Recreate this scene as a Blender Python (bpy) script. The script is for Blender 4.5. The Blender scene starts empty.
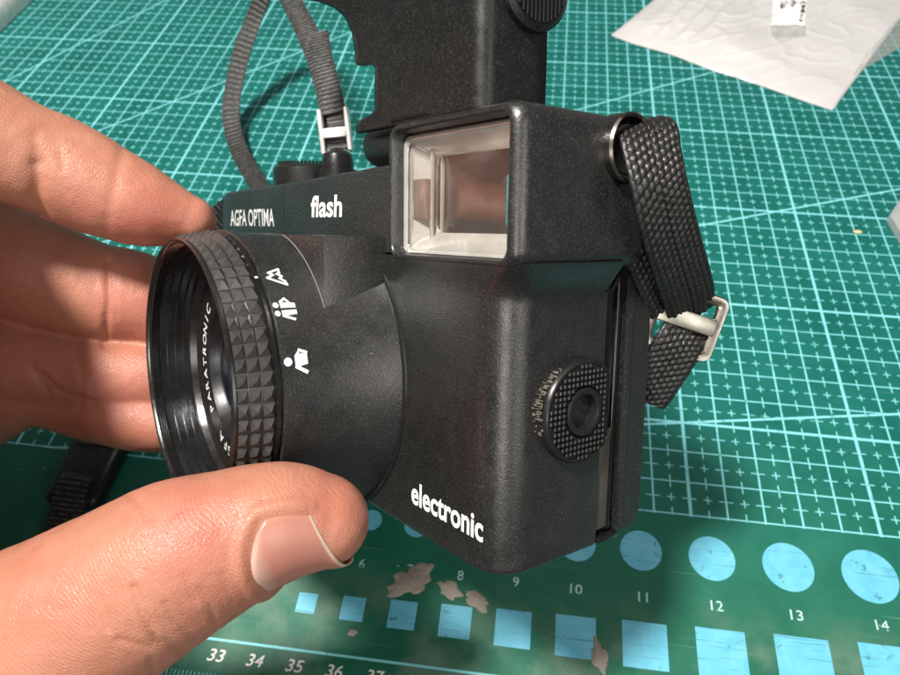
import bpy, bmesh, math, random
import numpy as np
from mathutils import Matrix, Vector, noise
random.seed(7); np.random.seed(7)
scene = bpy.context.scene
COL = scene.collection
MM = 0.001
# ------------------------------------------------------------------ camera (calibrated on the mat's centimetre grid)
FPX = 693.9
RC = np.array([[0.9917392891, 0.1262232877, -0.0228224451], [0.0849311250, -0.7795161178, -0.6205975556], [-0.0961243276, 0.6135326427, -0.7837970464]])
CC = np.array([-51.81657, -87.80919, 182.386087])          # mm
cam_data = bpy.data.cameras.new('photo_camera')
cam = bpy.data.objects.new('photo_camera', cam_data); COL.objects.link(cam)
cam_data.sensor_width = 36.0; cam_data.lens = FPX / 900 * 36
cam_data.clip_start = 0.005; cam_data.clip_end = 20
cam_data.dof.use_dof = True; cam_data.dof.focus_distance = 0.118; cam_data.dof.aperture_fstop = 40
Mc = Matrix.Identity(4)
for i in range(3):
    Mc[i][0] = RC[0][i]; Mc[i][1] = -RC[1][i]; Mc[i][2] = -RC[2][i]; Mc[i][3] = CC[i] * MM
cam.matrix_world = Mc
scene.camera = cam
# ------------------------------------------------------------------ light
w = bpy.data.worlds.new('World'); scene.world = w; w.use_nodes = True
w.node_tree.nodes['Background'].inputs[0].default_value = (0.95, 0.93, 0.90, 1)
w.node_tree.nodes['Background'].inputs[1].default_value = 0.15
def area(name, loc, target, size, power, color, size_y=None, shape='DISK'):
    l = bpy.data.lights.new(name, 'AREA'); l.energy = power; l.color = color; l.size = size
    l.shape = shape
    if size_y: l.shape = 'RECTANGLE' if shape == 'DISK' else shape; l.size_y = size_y
    o = bpy.data.objects.new(name, l); COL.objects.link(o); o.location = loc
    o.rotation_euler = (Vector(target) - Vector(loc)).to_track_quat('-Z', 'Y').to_euler()
    return o
area('desk_lamp_light', (-0.268, -0.075, 0.76), (-0.05, -0.01, 0.04), 0.115, 10.5, (1.0, 0.96, 0.90))
area('overhead_fill_light', (0.25, 0.9, 1.9), (0, 0, 0), 1.2, 3, (1.0, 0.97, 0.93), 0.6)  # unseen overhead fill, added for gloss on the mat
area('window_light', (-0.11, -1.22, 0.86), (-0.05, 0, 0.05), 0.30, 5.5, (1.0, 0.95, 0.89), 0.42)
area('side_fill_light', (0.75, -0.75, 0.80), (-0.12, 0, 0.06), 0.5, 4.5, (1.0, 0.95, 0.90), 0.7)  # unseen fill added to lift the shaded fingers and the body side
vs = scene.view_settings
vs.view_transform = 'Standard'; vs.look = 'None'; vs.exposure = 0.0; vs.gamma = 1.0; vs.use_curve_mapping = False
scene.render.engine = 'CYCLES'
scene.render.resolution_x = 1024; scene.render.resolution_y = 768

# ------------------------------------------------------------------ coordinate helpers (all mm, returned in metres)
OB = np.array([7.187635, 37.511889, 105.0])
AX = np.array([-0.60527284, -0.13104520, 0.78515727]); UX = np.array([0.01483121, -0.98804139, -0.15347390]); DX = np.array([0.79587991, -0.08124875, 0.59997818])
def pw(px, py, Z):           # pixel of the photograph + distance along the view axis (mm) -> world metres
    return (CC + RC.T @ (np.array([(px - 450) / FPX, (py - 337.5) / FPX, 1.0]) * Z)) * MM
def on_mat(px, py, z=0.0):   # pixel -> point of the mat plane (metres)
    r = RC.T @ np.array([(px - 450) / FPX, (py - 337.5) / FPX, 1.0]); t = (z - CC[2]) / r[2]
    return (CC + t * r) * MM
# body frame of the held camera: X to the right along its front, Y to its back, Z up, origin at its lower right front corner
XB, YB, ZB = RC.T @ -AX, RC.T @ DX, RC.T @ UX
ORG = (CC + RC.T @ OB) * MM
MB = Matrix.Identity(4)
for i in range(3):
    MB[i][0] = XB[i]; MB[i][1] = YB[i]; MB[i][2] = ZB[i]; MB[i][3] = ORG[i]
MBI = MB.inverted()
def to_body(p): return MBI @ Vector(p)

# ------------------------------------------------------------------ material helpers
class NT:
    def __init__(s, name):
        s.m = bpy.data.materials.new(name); s.m.use_nodes = True; s.t = s.m.node_tree
        s.b = s.t.nodes['Principled BSDF']; s.out = s.t.nodes['Material Output']
    def n(s, typ, **k):
        nd = s.t.nodes.new(typ)
        for a, b in k.items(): setattr(nd, a, b)
        return nd
    def lk(s, a, b): s.t.links.new(a, b)
    def put(s, sock, v):
        if isinstance(v, bpy.types.NodeSocket): s.lk(v, sock)
        elif isinstance(v, (tuple, list)): sock.default_value = tuple(v) if len(v) != 3 or sock.type == 'VECTOR' else (*v, 1)
        else: sock.default_value = v
    def math(s, op, a, b=0.0, c=0.0):
        nd = s.n('ShaderNodeMath', operation=op); s.put(nd.inputs[0], a); s.put(nd.inputs[1], b); s.put(nd.inputs[2], c); return nd.outputs[0]
    def coord(s, which='Object'):
        return s.n('ShaderNodeTexCoord').outputs[which]
    def mapping(s, vec, scale=(1, 1, 1), rot=(0, 0, 0), loc=(0, 0, 0)):
        nd = s.n('ShaderNodeMapping'); s.lk(vec, nd.inputs[0]); nd.inputs[1].default_value = loc; nd.inputs[2].default_value = rot; nd.inputs[3].default_value = scale; return nd.outputs[0]
    def noise(s, vec, scale, detail=3, rough=0.55, dist=0.0):
        nd = s.n('ShaderNodeTexNoise'); s.lk(vec, nd.inputs['Vector']); nd.inputs['Scale'].default_value = scale; nd.inputs['Detail'].default_value = detail
        nd.inputs['Roughness'].default_value = rough; nd.inputs['Distortion'].default_value = dist; return nd.outputs[0]
    def voro(s, vec, scale, feature='F1'):
        nd = s.n('ShaderNodeTexVoronoi', feature=feature); s.lk(vec, nd.inputs['Vector']); nd.inputs['Scale'].default_value = scale; return nd
    def ramp(s, v, a, b, lo=0.0, hi=1.0):
        nd = s.n('ShaderNodeMapRange'); s.put(nd.inputs[0], v); nd.inputs[1].default_value = a; nd.inputs[2].default_value = b; nd.inputs[3].default_value = lo; nd.inputs[4].default_value = hi; return nd.outputs[0]
    def mix(s, f, a, b):
        nd = s.n('ShaderNodeMix', data_type='RGBA'); s.put(nd.inputs[0], f); s.put(nd.inputs[6], a); s.put(nd.inputs[7], b); return nd.outputs[2]
    def bump(s, h, dist, strength=1.0, normal=None):
        nd = s.n('ShaderNodeBump'); s.lk(h, nd.inputs['Height']); nd.inputs['Distance'].default_value = dist; nd.inputs['Strength'].default_value = strength
        if normal: s.lk(normal, nd.inputs['Normal'])
        return nd.outputs[0]
    def set(s, **k):
        for a, v in k.items(): s.put(s.b.inputs[a.replace('_', ' ')], v)
        return s

def grain_black(name, base, rough, grain=1500, dist=0.00010, speck=True, spec=0.5, strength=0.7):
    t = NT(name); c = t.coord()
    g = t.noise(c, grain, 2, 0.6); big = t.noise(c, 60, 3)
    col = t.mix(t.ramp(big, 0.35, 0.7), tuple(x * 0.8 for x in base), tuple(x * 1.3 for x in base))
    if speck: col = t.mix(t.ramp(g, 0.52, 0.74), col, tuple(x * 4.6 for x in base))  # sparkle of the grain put into the base colour as lighter specks
    if speck:
        v = t.voro(c, 640); dust = t.math('LESS_THAN', v.outputs['Distance'], t.ramp(t.noise(c, 900, 1), .3, .7, 0.02, 0.085))
        pick = t.math('GREATER_THAN', t.noise(c, 330, 1), 0.63)
        dm = t.math('MULTIPLY', dust, pick)
        col = t.mix(t.math('MULTIPLY', dm, 0.6), col, (0.42, 0.40, 0.37))
    t.set(Base_Color=col, Roughness=t.ramp(t.noise(c, 300, 3), 0.3, 0.7, rough - 0.08, rough + 0.08), Normal=t.bump(g, dist, strength))
    t.b.inputs['Specular IOR Level'].default_value = spec
    return t.m
def plain(name, base, rough=0.5, metal=0.0, bump_scale=None, bump_dist=0.00003, spec=0.5):
    t = NT(name); c = t.coord()
    n = t.noise(c, 220, 4)
    t.set(Base_Color=t.mix(t.ramp(n, 0.3, 0.7), tuple(x * 0.85 for x in base), tuple(min(1, x * 1.12) for x in base)), Metallic=metal,
          Roughness=t.ramp(t.noise(c, 500, 4), 0.3, 0.7, max(0.02, rough - 0.07), rough + 0.07))
    t.b.inputs['Specular IOR Level'].default_value = spec
    if bump_scale: t.set(Normal=t.bump(t.noise(c, bump_scale, 4), bump_dist, 0.6))
    return t.m
M = {}
M['body'] = grain_black('grained_black_plastic', (0.0085, 0.0082, 0.0078), 0.36, 2900, 0.000048, True, 1.0, 1.0)
M['barrel'] = grain_black('grained_black_barrel', (0.010, 0.0097, 0.0093), 0.38, 2800, 0.000050, True, 1.0, 1.0)
M['frame'] = grain_black('coarse_black_frame', (0.010, 0.0097, 0.0093), 0.34, 2600, 0.000060, True, 1.0, 0.9)
M['panel'] = grain_black('fine_black_cover', (0.0075, 0.0073, 0.0070), 0.36, 3000, 0.00002)
M['plate'] = grain_black('satin_black_plate', (0.014, 0.0155, 0.0148), 0.40, 2600, 0.00002, True, 0.5)
M['gloss'] = plain('gloss_black_plastic', (0.008, 0.008, 0.008), 0.13, 0, None)
M['satin'] = plain('satin_black_plastic', (0.012, 0.012, 0.012), 0.32, 0, 900)
M['knurl'] = plain('knurled_black_metal', (0.052, 0.050, 0.048), 0.32, 0.2, 1800, 0.00003, 0.9)
M['ringmetal'] = plain('black_anodised_metal', (0.010, 0.010, 0.010), 0.24, 0.0, None, spec=0.8)
M['white'] = plain('white_ink', (0.80, 0.80, 0.78), 0.5)
M['nickel'] = plain('worn_nickel', (0.33, 0.30, 0.26), 0.30, 1.0, 700, 0.00003)
M['dark_nickel'] = plain('dark_nickel', (0.20, 0.185, 0.17), 0.28, 1.0, 700, 0.00003)
M['white_metal'] = plain('bright_clasp_metal', (0.86, 0.84, 0.78), 0.35, 0.6)
M['latch'] = plain('brown_grey_latch', (0.10, 0.088, 0.074), 0.42, 0.4)
M['scuff'] = plain('scraped_plastic', (0.15, 0.13, 0.105), 0.6, 0, 1500, 0.0002)
M['mirror'] = plain('mirror_with_brown_reflection', (0.27, 0.245, 0.235), 0.14, 0.85)  # brown of the reflected surroundings is tinted into the mirror colour
M['silverwall'] = plain('silver_reflector', (0.74, 0.72, 0.68), 0.20, 0.50, 160, 0.0002)
M['prism'] = plain('milky_clear_plastic', (0.62, 0.60, 0.55), 0.16, 0.5)
t = NT('woven_black_nylon'); c = t.coord()
t.set(Base_Color=t.mix(t.ramp(t.noise(c, 900, 3), 0.35, 0.7), (0.008, 0.0075, 0.0075), t.mix(t.n('ShaderNodeAttribute', attribute_name='rib').outputs['Fac'], (0.005, 0.005, 0.005), (0.040, 0.038, 0.036))), Roughness=0.34, Normal=t.bump(t.noise(t.mapping(c, (1, 1, 1)), 4500, 2), 0.00012, 0.6)); M['nylon'] = t.m
t = NT('woven_grey_cord'); c = t.coord()
t.set(Base_Color=t.mix(t.ramp(t.noise(c, 900, 3), 0.35, 0.7), (0.014, 0.013, 0.0125), t.mix(t.ramp(t.n('ShaderNodeAttribute', attribute_name='rib').outputs['Fac'], .35, .95), (0.010, 0.0095, 0.0095), (0.13, 0.125, 0.118))), Roughness=0.55); M['cord'] = t.m
def thin_glass(name, tint, rough, fac_lo, fac_hi):
    t = NT(name); tr = t.n('ShaderNodeBsdfTransparent'); tr.inputs[0].default_value = (*tint, 1)
    gl = t.n('ShaderNodeBsdfGlossy'); gl.inputs['Roughness'].default_value = rough
    lw = t.n('ShaderNodeLayerWeight'); fc = t.math('POWER', lw.outputs['Facing'], 5.0)
    mx = t.n('ShaderNodeMixShader'); t.lk(t.ramp(fc, 0, 1, fac_lo, fac_hi), mx.inputs[0]); t.lk(tr.outputs[0], mx.inputs[1]); t.lk(gl.outputs[0], mx.inputs[2]); t.lk(mx.outputs[0], t.out.inputs[0])
    return t.m
M['pane'] = thin_glass('clear_flash_window', (0.96, 0.94, 0.92), 0.03, 0.08, 1.0)
M['clearbag'] = thin_glass('clear_poly_bag', (0.86, 0.88, 0.87), 0.22, 0.16, 0.8)
t = NT('coated_lens_glass'); t.set(Base_Color=(0.004, 0.005, 0.007), Roughness=0.03); t.b.inputs['Coat Weight'].default_value = 1; t.b.inputs['Coat Tint'].default_value = (0.7, 0.8, 1, 1); M['glass'] = t.m

# ------------------------------------------------------------------ mesh helpers
def link(name, me, mat, parent=None, label=None):
    o = bpy.data.objects.new(name, me); COL.objects.link(o)
    if mat: me.materials.append(mat)
    if parent: o.parent = parent
    if label: o['label'] = label
    return o
def tag(o, label, cat, group=None, kind=None):
    o['label'] = label; o['category'] = cat
    if group: o['group'] = group
    if kind: o['kind'] = kind
    return o
def mesh(name, verts, faces, mat, parent=None, smooth=True, angle=35, scale=MM, label=None):
    me = bpy.data.meshes.new(name)
    me.from_pydata([tuple(float(x) * scale for x in v) for v in verts], [], faces)
    bm = bmesh.new(); bm.from_mesh(me); bmesh.ops.recalc_face_normals(bm, faces=bm.faces); bm.to_mesh(me); bm.free()
    finish(me, smooth, angle)
    return link(name, me, mat, parent, label)
def finish(me, smooth=True, angle=35):
    if smooth:
        for p in me.polygons: p.use_smooth = True
        if angle < 180: me.set_sharp_from_angle(angle=math.radians(angle))
def from_bm(name, bm, mat, parent=None, smooth=True, angle=35, label=None):
    bmesh.ops.recalc_face_normals(bm, faces=bm.faces)
    me = bpy.data.meshes.new(name); bm.to_mesh(me); bm.free(); finish(me, smooth, angle)
    return link(name, me, mat, parent, label)
def bm_box(bm, x0, x1, y0, y1, z0, z1, r=0.0, seg=3):
    b = bmesh.new()
    vs_ = [b.verts.new((x * MM, y * MM, z * MM)) for x in (x0, x1) for y in (y0, y1) for z in (z0, z1)]
    for f in ((0, 1, 3, 2), (4, 6, 7, 5), (0, 4, 5, 1), (2, 3, 7, 6), (0, 2, 6, 4), (1, 5, 7, 3)): b.faces.new([vs_[i] for i in f])
    bmesh.ops.recalc_face_normals(b, faces=b.faces)
    if r: bmesh.ops.bevel(b, geom=b.edges[:], offset=r * MM, segments=seg, profile=0.5, affect='EDGES')
    me = bpy.data.meshes.new('t'); b.to_mesh(me); b.free(); bm.from_mesh(me); bpy.data.meshes.remove(me)
def box(name, x0, x1, y0, y1, z0, z1, mat, parent, r=0.3, seg=3, label=None):
    bm = bmesh.new(); bm_box(bm, x0, x1, y0, y1, z0, z1, r, seg); return from_bm(name, bm, mat, parent, True, 40, label)
def loft(rings, cap0=True, cap1=True, closed=True):
    n = len(rings[0]); V = [p for r in rings for p in r]; F = []
    for k in range(len(rings) - 1):
        for i in range(n if closed else n - 1):
            j = (i + 1) % n; F.append((k * n + i, k * n + j, (k + 1) * n + j, (k + 1) * n + i))
    if cap0: F.append(tuple(range(n)))
    if cap1: F.append(tuple(range((len(rings) - 1) * n, len(rings) * n)))
    return V, F
def rrect(x0, x1, z0, z1, r, y, seg=6):
    pts = []
    rr = r if isinstance(r, (list, tuple)) else [r] * 4
    for (cx, cz, a0, q) in ((x1, z1, 0, rr[0]), (x0, z1, 90, rr[1]), (x0, z0, 180, rr[2]), (x1, z0, 270, rr[3])):
        sx = -1 if cx == x1 else 1; sz = -1 if cz == z1 else 1
        for k in range(seg + 1):
            a = math.radians(a0 + 90 * k / seg); pts.append((cx + sx * q + q * math.cos(a), y, cz + sz * q + q * math.sin(a)))
    return pts
XC, ZC = -54.6, 25.7                                     # lens axis in the body frame
def lathe(name, prof, mat, parent, n=128, cx=XC, cz=ZC, axis='Y', angle=30, label=None, cap=False):
    rings = []
    for r, y in prof:
        if axis == 'Y': rings.append([(cx + r * math.cos(2 * math.pi * k / n), y, cz + r * math.sin(2 * math.pi * k / n)) for k in range(n)])
        elif axis == 'Z': rings.append([(cx + r * math.cos(2 * math.pi * k / n), cz + r * math.sin(2 * math.pi * k / n), y) for k in range(n)])
        else: rings.append([(y, cx + r * math.cos(2 * math.pi * k / n), cz + r * math.sin(2 * math.pi * k / n)) for k in range(n)])
    V, F = loft(rings, cap, cap); return mesh(name, V, F, mat, parent, True, angle, label=label)
def text_data(s, size, bold=0.0, spacing=1.0, extrude=0.0):
    c = bpy.data.curves.new('txt', 'FONT'); c.body = s; c.size = size; c.offset = bold; c.space_character = spacing; c.align_x = 'CENTER'; c.align_y = 'CENTER'; c.resolution_u = 4; c.extrude = extrude
    o = bpy.data.objects.new('txt', c); COL.objects.link(o); bpy.context.view_layer.update()
    me = bpy.data.meshes.new_from_object(o.evaluated_get(bpy.context.evaluated_depsgraph_get()))
    bpy.data.objects.remove(o); bpy.data.curves.remove(c); return me
def text_obj(name, s, width, height, fn, mat, parent, bold=0.02, label=None):
    me = text_data(s, 1.0, bold)
    co = np.array([v.co for v in me.vertices]); lo, hi = co.min(0), co.max(0); ctr = (lo + hi) / 2; sz = hi - lo
    for v in me.vertices:
        x = (v.co.x - ctr[0]) / sz[0] * width; y = (v.co.y - ctr[1]) / sz[1] * height
        v.co = fn(x, y)
    me.update(); me.name = name
    return link(name, me, mat, parent, label)
def ribbon(name, pts, nrm, width, thick, mat, parent=None, weave=0.12, pitch=0.9, nu=14, step=0.15, ribs=False, end=True):
    """webbing along world points pts (mm), width direction nrm per point (mm, unit), woven relief as geometry"""
    P = np.array(pts, float); W = np.array(nrm, float)
    W = W / np.linalg.norm(W, axis=1)[:, None]
    # Catmull-Rom resample
    T = [P[0]]; TW = [W[0]]
    for i in range(len(P) - 1):
        p0, p1, p2, p3 = P[max(i - 1, 0)], P[i], P[i + 1], P[min(i + 2, len(P) - 1)]
        n = max(3, int(np.linalg.norm(p2 - p1) / step))
        for k in range(1, n + 1):
            s = k / n
            T.append(0.5 * ((2 * p1) + (-p0 + p2) * s + (2 * p0 - 5 * p1 + 4 * p2 - p3) * s * s + (-p0 + 3 * p1 - 3 * p2 + p3) * s ** 3))
            ww = W[i] * (1 - s) + W[i + 1] * s; TW.append(ww / np.linalg.norm(ww))
    T = np.array(T); TW = np.array(TW); tan = np.gradient(T, axis=0); tan /= np.linalg.norm(tan, axis=1)[:, None] + 1e-9
    N = np.cross(tan, TW); N /= np.linalg.norm(N, axis=1)[:, None]; TW = np.cross(N, tan)
    L = np.concatenate([[0], np.cumsum(np.linalg.norm(np.diff(T, axis=0), axis=1))])
    rings = []; RIB = []
    for i in range(len(T)):
        ring = []
        for side in (1, -1):
            for k in range(nu + 1):
                v = (k / nu - 0.5) * side
                x = v * width
                if ribs: h = weave * (0.5 + 0.5 * math.sin(2 * math.pi * (L[i] / pitch + 0.08 * math.sin(x * 5))))
                else:
                    cx_ = x / (pitch * 1.15) + 50; h = weave * (abs(math.sin(math.pi * (L[i] / (pitch * 1.5) + 0.5 * (math.floor(cx_) % 2) + 0.35 * (cx_ % 1)))) ** 0.7 * abs(math.sin(math.pi * cx_)) ** 0.5 * 2 - 1)
                edge = 1 - abs(2 * v) ** 8; RIB.append(h / weave * (1 if ribs else .5) + (0 if ribs else .5))
                ring.append(T[i] + TW[i] * (x * (1 - 0.02 * abs(h))) + N[i] * side * (thick / 2 * ((0.8 + 0.2 * edge) if ribs else (0.35 + 0.65 * edge)) + h * edge))
        rings.append(ring)
    V, F = loft(rings, end, end)
    o = mesh(name, V, F, mat, parent, True, 50 if ribs else 70)
    ra = o.data.attributes.new('rib', 'FLOAT', 'POINT'); ra.data.foreach_set('value', np.array(RIB, dtype=np.float32))
    return o

# ------------------------------------------------------------------ cutting mat (the surface everything is above)
t = NT('green_cutting_mat')
co = t.coord('Object'); sep = t.n('ShaderNodeSeparateXYZ'); t.lk(co, sep.inputs[0])
wob = t.math('MULTIPLY', t.math('SUBTRACT', t.noise(co, 600, 2), 0.5), 0.010)
x = t.math('ADD', t.math('MULTIPLY', sep.outputs[0], 100), wob); y = t.math('ADD', t.math('MULTIPLY', sep.outputs[1], 100), wob)
def dist_to(v, period, off): # distance to the nearest off + k*period
    s_ = t.math('SUBTRACT', v, off - period / 2); m_ = t.math('FLOORED_MODULO', s_, period); return t.math('ABSOLUTE', t.math('SUBTRACT', m_, period / 2))
def line(dv, w, soft=0.008): return t.ramp(dv, w - soft, w + soft, 1.0, 0.0)
def mx(*a):
    r = a[0]
    for q in a[1:]: r = t.math('MAXIMUM', r, q)
    return r
dx1, dy1 = dist_to(x, 1, 0), dist_to(y, 1, 0); dxh, dyh = dist_to(x, 1, .5), dist_to(y, 1, .5)
solid = mx(line(dx1, .025), line(dy1, .020), line(dist_to(x, 5, 0), .046), line(dist_to(y, 5, 3), .042))
dashv = t.math('MULTIPLY', t.math('MULTIPLY', line(dxh, .019), 0.9), mx(line(dy1, .19, .02), line(dyh, .115, .02)))
dashh = t.math('MULTIPLY', t.math('MULTIPLY', line(dyh, .018), 0.85), mx(line(dx1, .19, .02), line(dxh, .115, .02)))
def diag(p0, p1, w=.038):
    dx_, dy_ = p1[0] - p0[0], p1[1] - p0[1]; l = math.hypot(dx_, dy_); nx, ny = -dy_ / l, dx_ / l; c_ = nx * p0[0] + ny * p0[1]
    return line(t.math('ABSOLUTE', t.math('SUBTRACT', t.math('ADD', t.math('MULTIPLY', x, nx), t.math('MULTIPLY', y, ny)), c_)), w)
diags = mx(diag((1.34, 11.91), (9.31, 14.84)), diag((.53, 3.08), (6.52, 4.04)), diag((-3.25, 19.15), (2.94, 22.76)), diag((-31.09, 18.68), (-26.22, 27.41)), diag((-24.51, 15.56), (-21.07, 18.98)))
above = t.math('GREATER_THAN', y, -0.04)
grid = t.math('MULTIPLY', mx(solid, dashv, dashh, diags), above)
# ruler along the lower border, with ticks
rul = line(t.math('ABSOLUTE', t.math('ADD', y, 4.735)), .030)
tickm = t.math('MULTIPLY', line(dist_to(x, .1, 0), .010, .004), line(t.math('ABSOLUTE', t.math('ADD', y, 5.62)), .10, .01))
grid = mx(grid, rul, tickm)
wear = t.ramp(t.noise(co, 420, 5, 0.7), 0.30, 0.46, 0.25, 1.0)
grid = t.math('MULTIPLY', t.math('MULTIPLY', grid, wear), 0.93)
# scuffed whitish zone near the lower edge with a clear patchy outline, scratches, dust
patch = t.math('MULTIPLY', t.ramp(t.noise(co, 38, 4, 0.6), 0.45, 0.62), t.ramp(y, -2.2, -3.6))
fine = t.noise(co, 1500, 4, 0.7)
scr1 = t.ramp(t.noise(t.mapping(co, (16, 900, 1), (0, 0, 0.6)), 1, 3, 0.6, 0.3), 0.66, 0.76)
scr2 = t.ramp(t.noise(t.mapping(co, (14, 1100, 1), (0, 0, -0.5)), 1, 3, 0.6, 0.3), 0.67, 0.77)
scr3 = t.ramp(t.noise(t.mapping(co, (10, 800, 1), (0, 0, 1.9)), 1, 3, 0.6, 0.3), 0.68, 0.77)
scr = mx(scr1, scr2, scr3)
mott = t.noise(co, 45, 5, 0.65)
green = t.mix(t.ramp(mott, 0.32, 0.68), (0.002, 0.104, 0.086), (0.005, 0.148, 0.122))
green = t.mix(t.ramp(y, 4.0, -3.0), green, t.mix(t.ramp(mott, 0.3, 0.7), (0.006, 0.100, 0.060), (0.016, 0.142, 0.086)))
green = t.mix(t.math('MULTIPLY', scr, t.ramp(y, 2.0, -3.0, 0.16, 0.5)), green, (0.22, 0.38, 0.32))
green = t.mix(t.math('MULTIPLY', patch, 0.5), green, t.mix(fine, (0.10, 0.17, 0.12), (0.30, 0.36, 0.29)))
col = t.mix(grid, green, (0.25, 0.70, 0.76))
dv = t.voro(co, 160); dst = t.math('MULTIPLY', t.math('LESS_THAN', dv.outputs['Distance'], 0.05), t.math('GREATER_THAN', t.noise(co, 60, 2), 0.62))
col = t.mix(t.math('MULTIPLY', dst, 0.5), col, (0.5, 0.5, 0.4))
h = t.math('ADD', t.math('MULTIPLY', fine, 0.5), t.math('MULTIPLY', scr, -0.8))
h = t.math('ADD', h, t.math('MULTIPLY', patch, t.math('MULTIPLY', t.noise(co, 700, 4, 0.7), 2.0)))
t.set(Base_Color=col, Roughness=t.ramp(mott, 0.3, 0.7, 0.42, 0.60), Normal=t.bump(h, 0.00010, 0.55)); t.b.inputs['Specular IOR Level'].default_value = 0.32; M['mat'] = t.m
bm = bmesh.new(); bm_box(bm, -455, 215, -62, 470, -3.0, 0.0, 0.0); mat_o = from_bm('cutting_mat', bm, M['mat'], None, False)
tag(mat_o, 'green cutting mat printed with a pale blue centimetre grid', 'cutting mat'); mat_o['kind'] = 'structure'
t = NT('printed_pale_blue'); c = t.coord()
scr = t.math('MAXIMUM', t.ramp(t.noise(t.mapping(c, (50, 1800, 1), (0, 0, 0.9)), 1, 3, .6, .6), 0.63, 0.70), t.ramp(t.noise(t.mapping(c, (50, 1800, 1), (0, 0, -0.3)), 1, 3, .6, .6), 0.64, 0.71)); pit = t.ramp(t.noise(c, 260, 5, 0.75), 0.60, 0.66); mott = t.noise(c, 240, 4)
col = t.mix(t.ramp(mott, .3, .7), (0.10, 0.42, 0.58), (0.15, 0.50, 0.64)); col = t.mix(t.math('MULTIPLY', mx(scr, pit) if False else t.math('MAXIMUM', scr, pit), 0.75), col, (0.02, 0.11, 0.10))
t.set(Base_Color=col, Roughness=0.5); M['print'] = t.m
t = NT('printed_number_ink'); c = t.coord(); t.set(Base_Color=t.mix(t.ramp(t.noise(c, 700, 4), .52, .66), (0.42, 0.66, 0.68), (0.05, 0.17, 0.13)), Roughness=0.5); M['numink'] = t.m
cx_of = {5: -100.0, 6: -87.8, 7: -74.9, 8: -61.3, 9: -46.7, 10: -31.1, 11: -14.1, 12: 4.4, 13: 23.9, 14: 44.4, 15: 66.0}
for n, cx in cx_of.items():
    r = n / 2
    mesh('printed_circle', [(cx + r * math.cos(2 * math.pi * k / 64), -11.7 + r * math.sin(2 * math.pi * k / 64), 0.05) for k in range(64)], [tuple(range(64))], M['print'], mat_o, False)
    mesh('printed_square', [(cx - r, -35.9 - r, 0.05), (cx + r, -35.9 - r, 0.05), (cx + r, -35.9 + r, 0.05), (cx - r, -35.9 + r, 0.05)], [(0, 1, 2, 3)], M['print'], mat_o, False)
    s = str(n); text_obj('printed_number', s, 1.55 * len(s) if n != 11 else 2.4, 2.5, (lambda X, Y, cx=cx: ((cx + X) * MM, (-24.1 + Y) * MM, 0.05 * MM)), M['numink'], mat_o, 0.004)
for n in range(31, 44):
    text_obj('printed_number', str(n), 4.0, 2.9, (lambda X, Y, n=n: ((n * 10 - 449.0 + X + Y * 0.18) * MM, (-51.0 + Y) * MM, 0.05 * MM)), M['white'], mat_o, 0.012)
# worn spots where the mat's skin is gone, and a crumb
t = NT('brown_peeled_spot'); c = t.coord(); t.set(Base_Color=t.mix(t.noise(c, 700, 5), (0.24, 0.205, 0.17), (0.38, 0.335, 0.285)), Roughness=0.8, Normal=t.bump(t.noise(c, 900, 4), 0.0004, 0.7)); M['spot'] = t.m
def blob(cx, cy, rx, ry, ang, seed):
    V = []; n = 40
    for k in range(n):
        th = 2 * math.pi * k / n
        q = 1 + 0.55 * noise.noise(Vector((math.cos(th) * 1.3 + seed, math.sin(th) * 1.3, seed * 2.1)))+ 0.25 * noise.noise(Vector((math.cos(th) * 4 + seed, math.sin(th) * 4, seed)))
        a_, b_ = rx * q * math.cos(th), ry * q * math.sin(th); V.append((cx + a_ * math.cos(ang) - b_ * math.sin(ang), cy + a_ * math.sin(ang) + b_ * math.cos(ang), 0.0))
    V2 = [(cx + (v[0] - cx) * 0.8, cy + (v[1] - cy) * 0.8, 0.35) for v in V]; Vf, F = loft([[(v[0], v[1], .03) for v in V], V2], False, True)
    mesh('peeled_spot', Vf, F, M['spot'], mat_o, True, 60)
for s_, (px, py, rx, ry, an) in enumerate(((412, 580, 5.6, 3.8, .5), (449, 590, 3.2, 1.9, -.5), (477, 601, 3.6, 1.8, -.4), (599, 656, 1.7, 3.8, .2), (352, 633, 1.3, 0.9, 0))):
    p = on_mat(px, py) / MM; blob(p[0], p[1], rx, ry, an, s_ * 3.7 + 1)
p = on_mat(857, 233) / MM
bm = bmesh.new(); bmesh.ops.create_icosphere(bm, subdivisions=2, radius=1.0)
for v in bm.verts: v.co = Vector(((p[0] + v.co.x * 1.7) * MM, (p[1] + v.co.y * 0.9) * MM, (0.55 + v.co.z * 0.55 + 0.25 * noise.noise(v.co * 2)) * MM))
M['crumb'] = plain('yellow_crumb', (0.62, 0.55, 0.25), 0.8)
tag(from_bm('crumb', bm, M['crumb']), 'tiny pale yellow crumb lying on the mat near the right edge', 'crumb')

# ------------------------------------------------------------------ the held camera
CAM = bpy.data.objects.new('compact_camera', None); COL.objects.link(CAM); CAM.matrix_world = MB
tag(CAM, 'black compact film camera held by its lens, cover raised behind the flash', 'camera')
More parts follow.
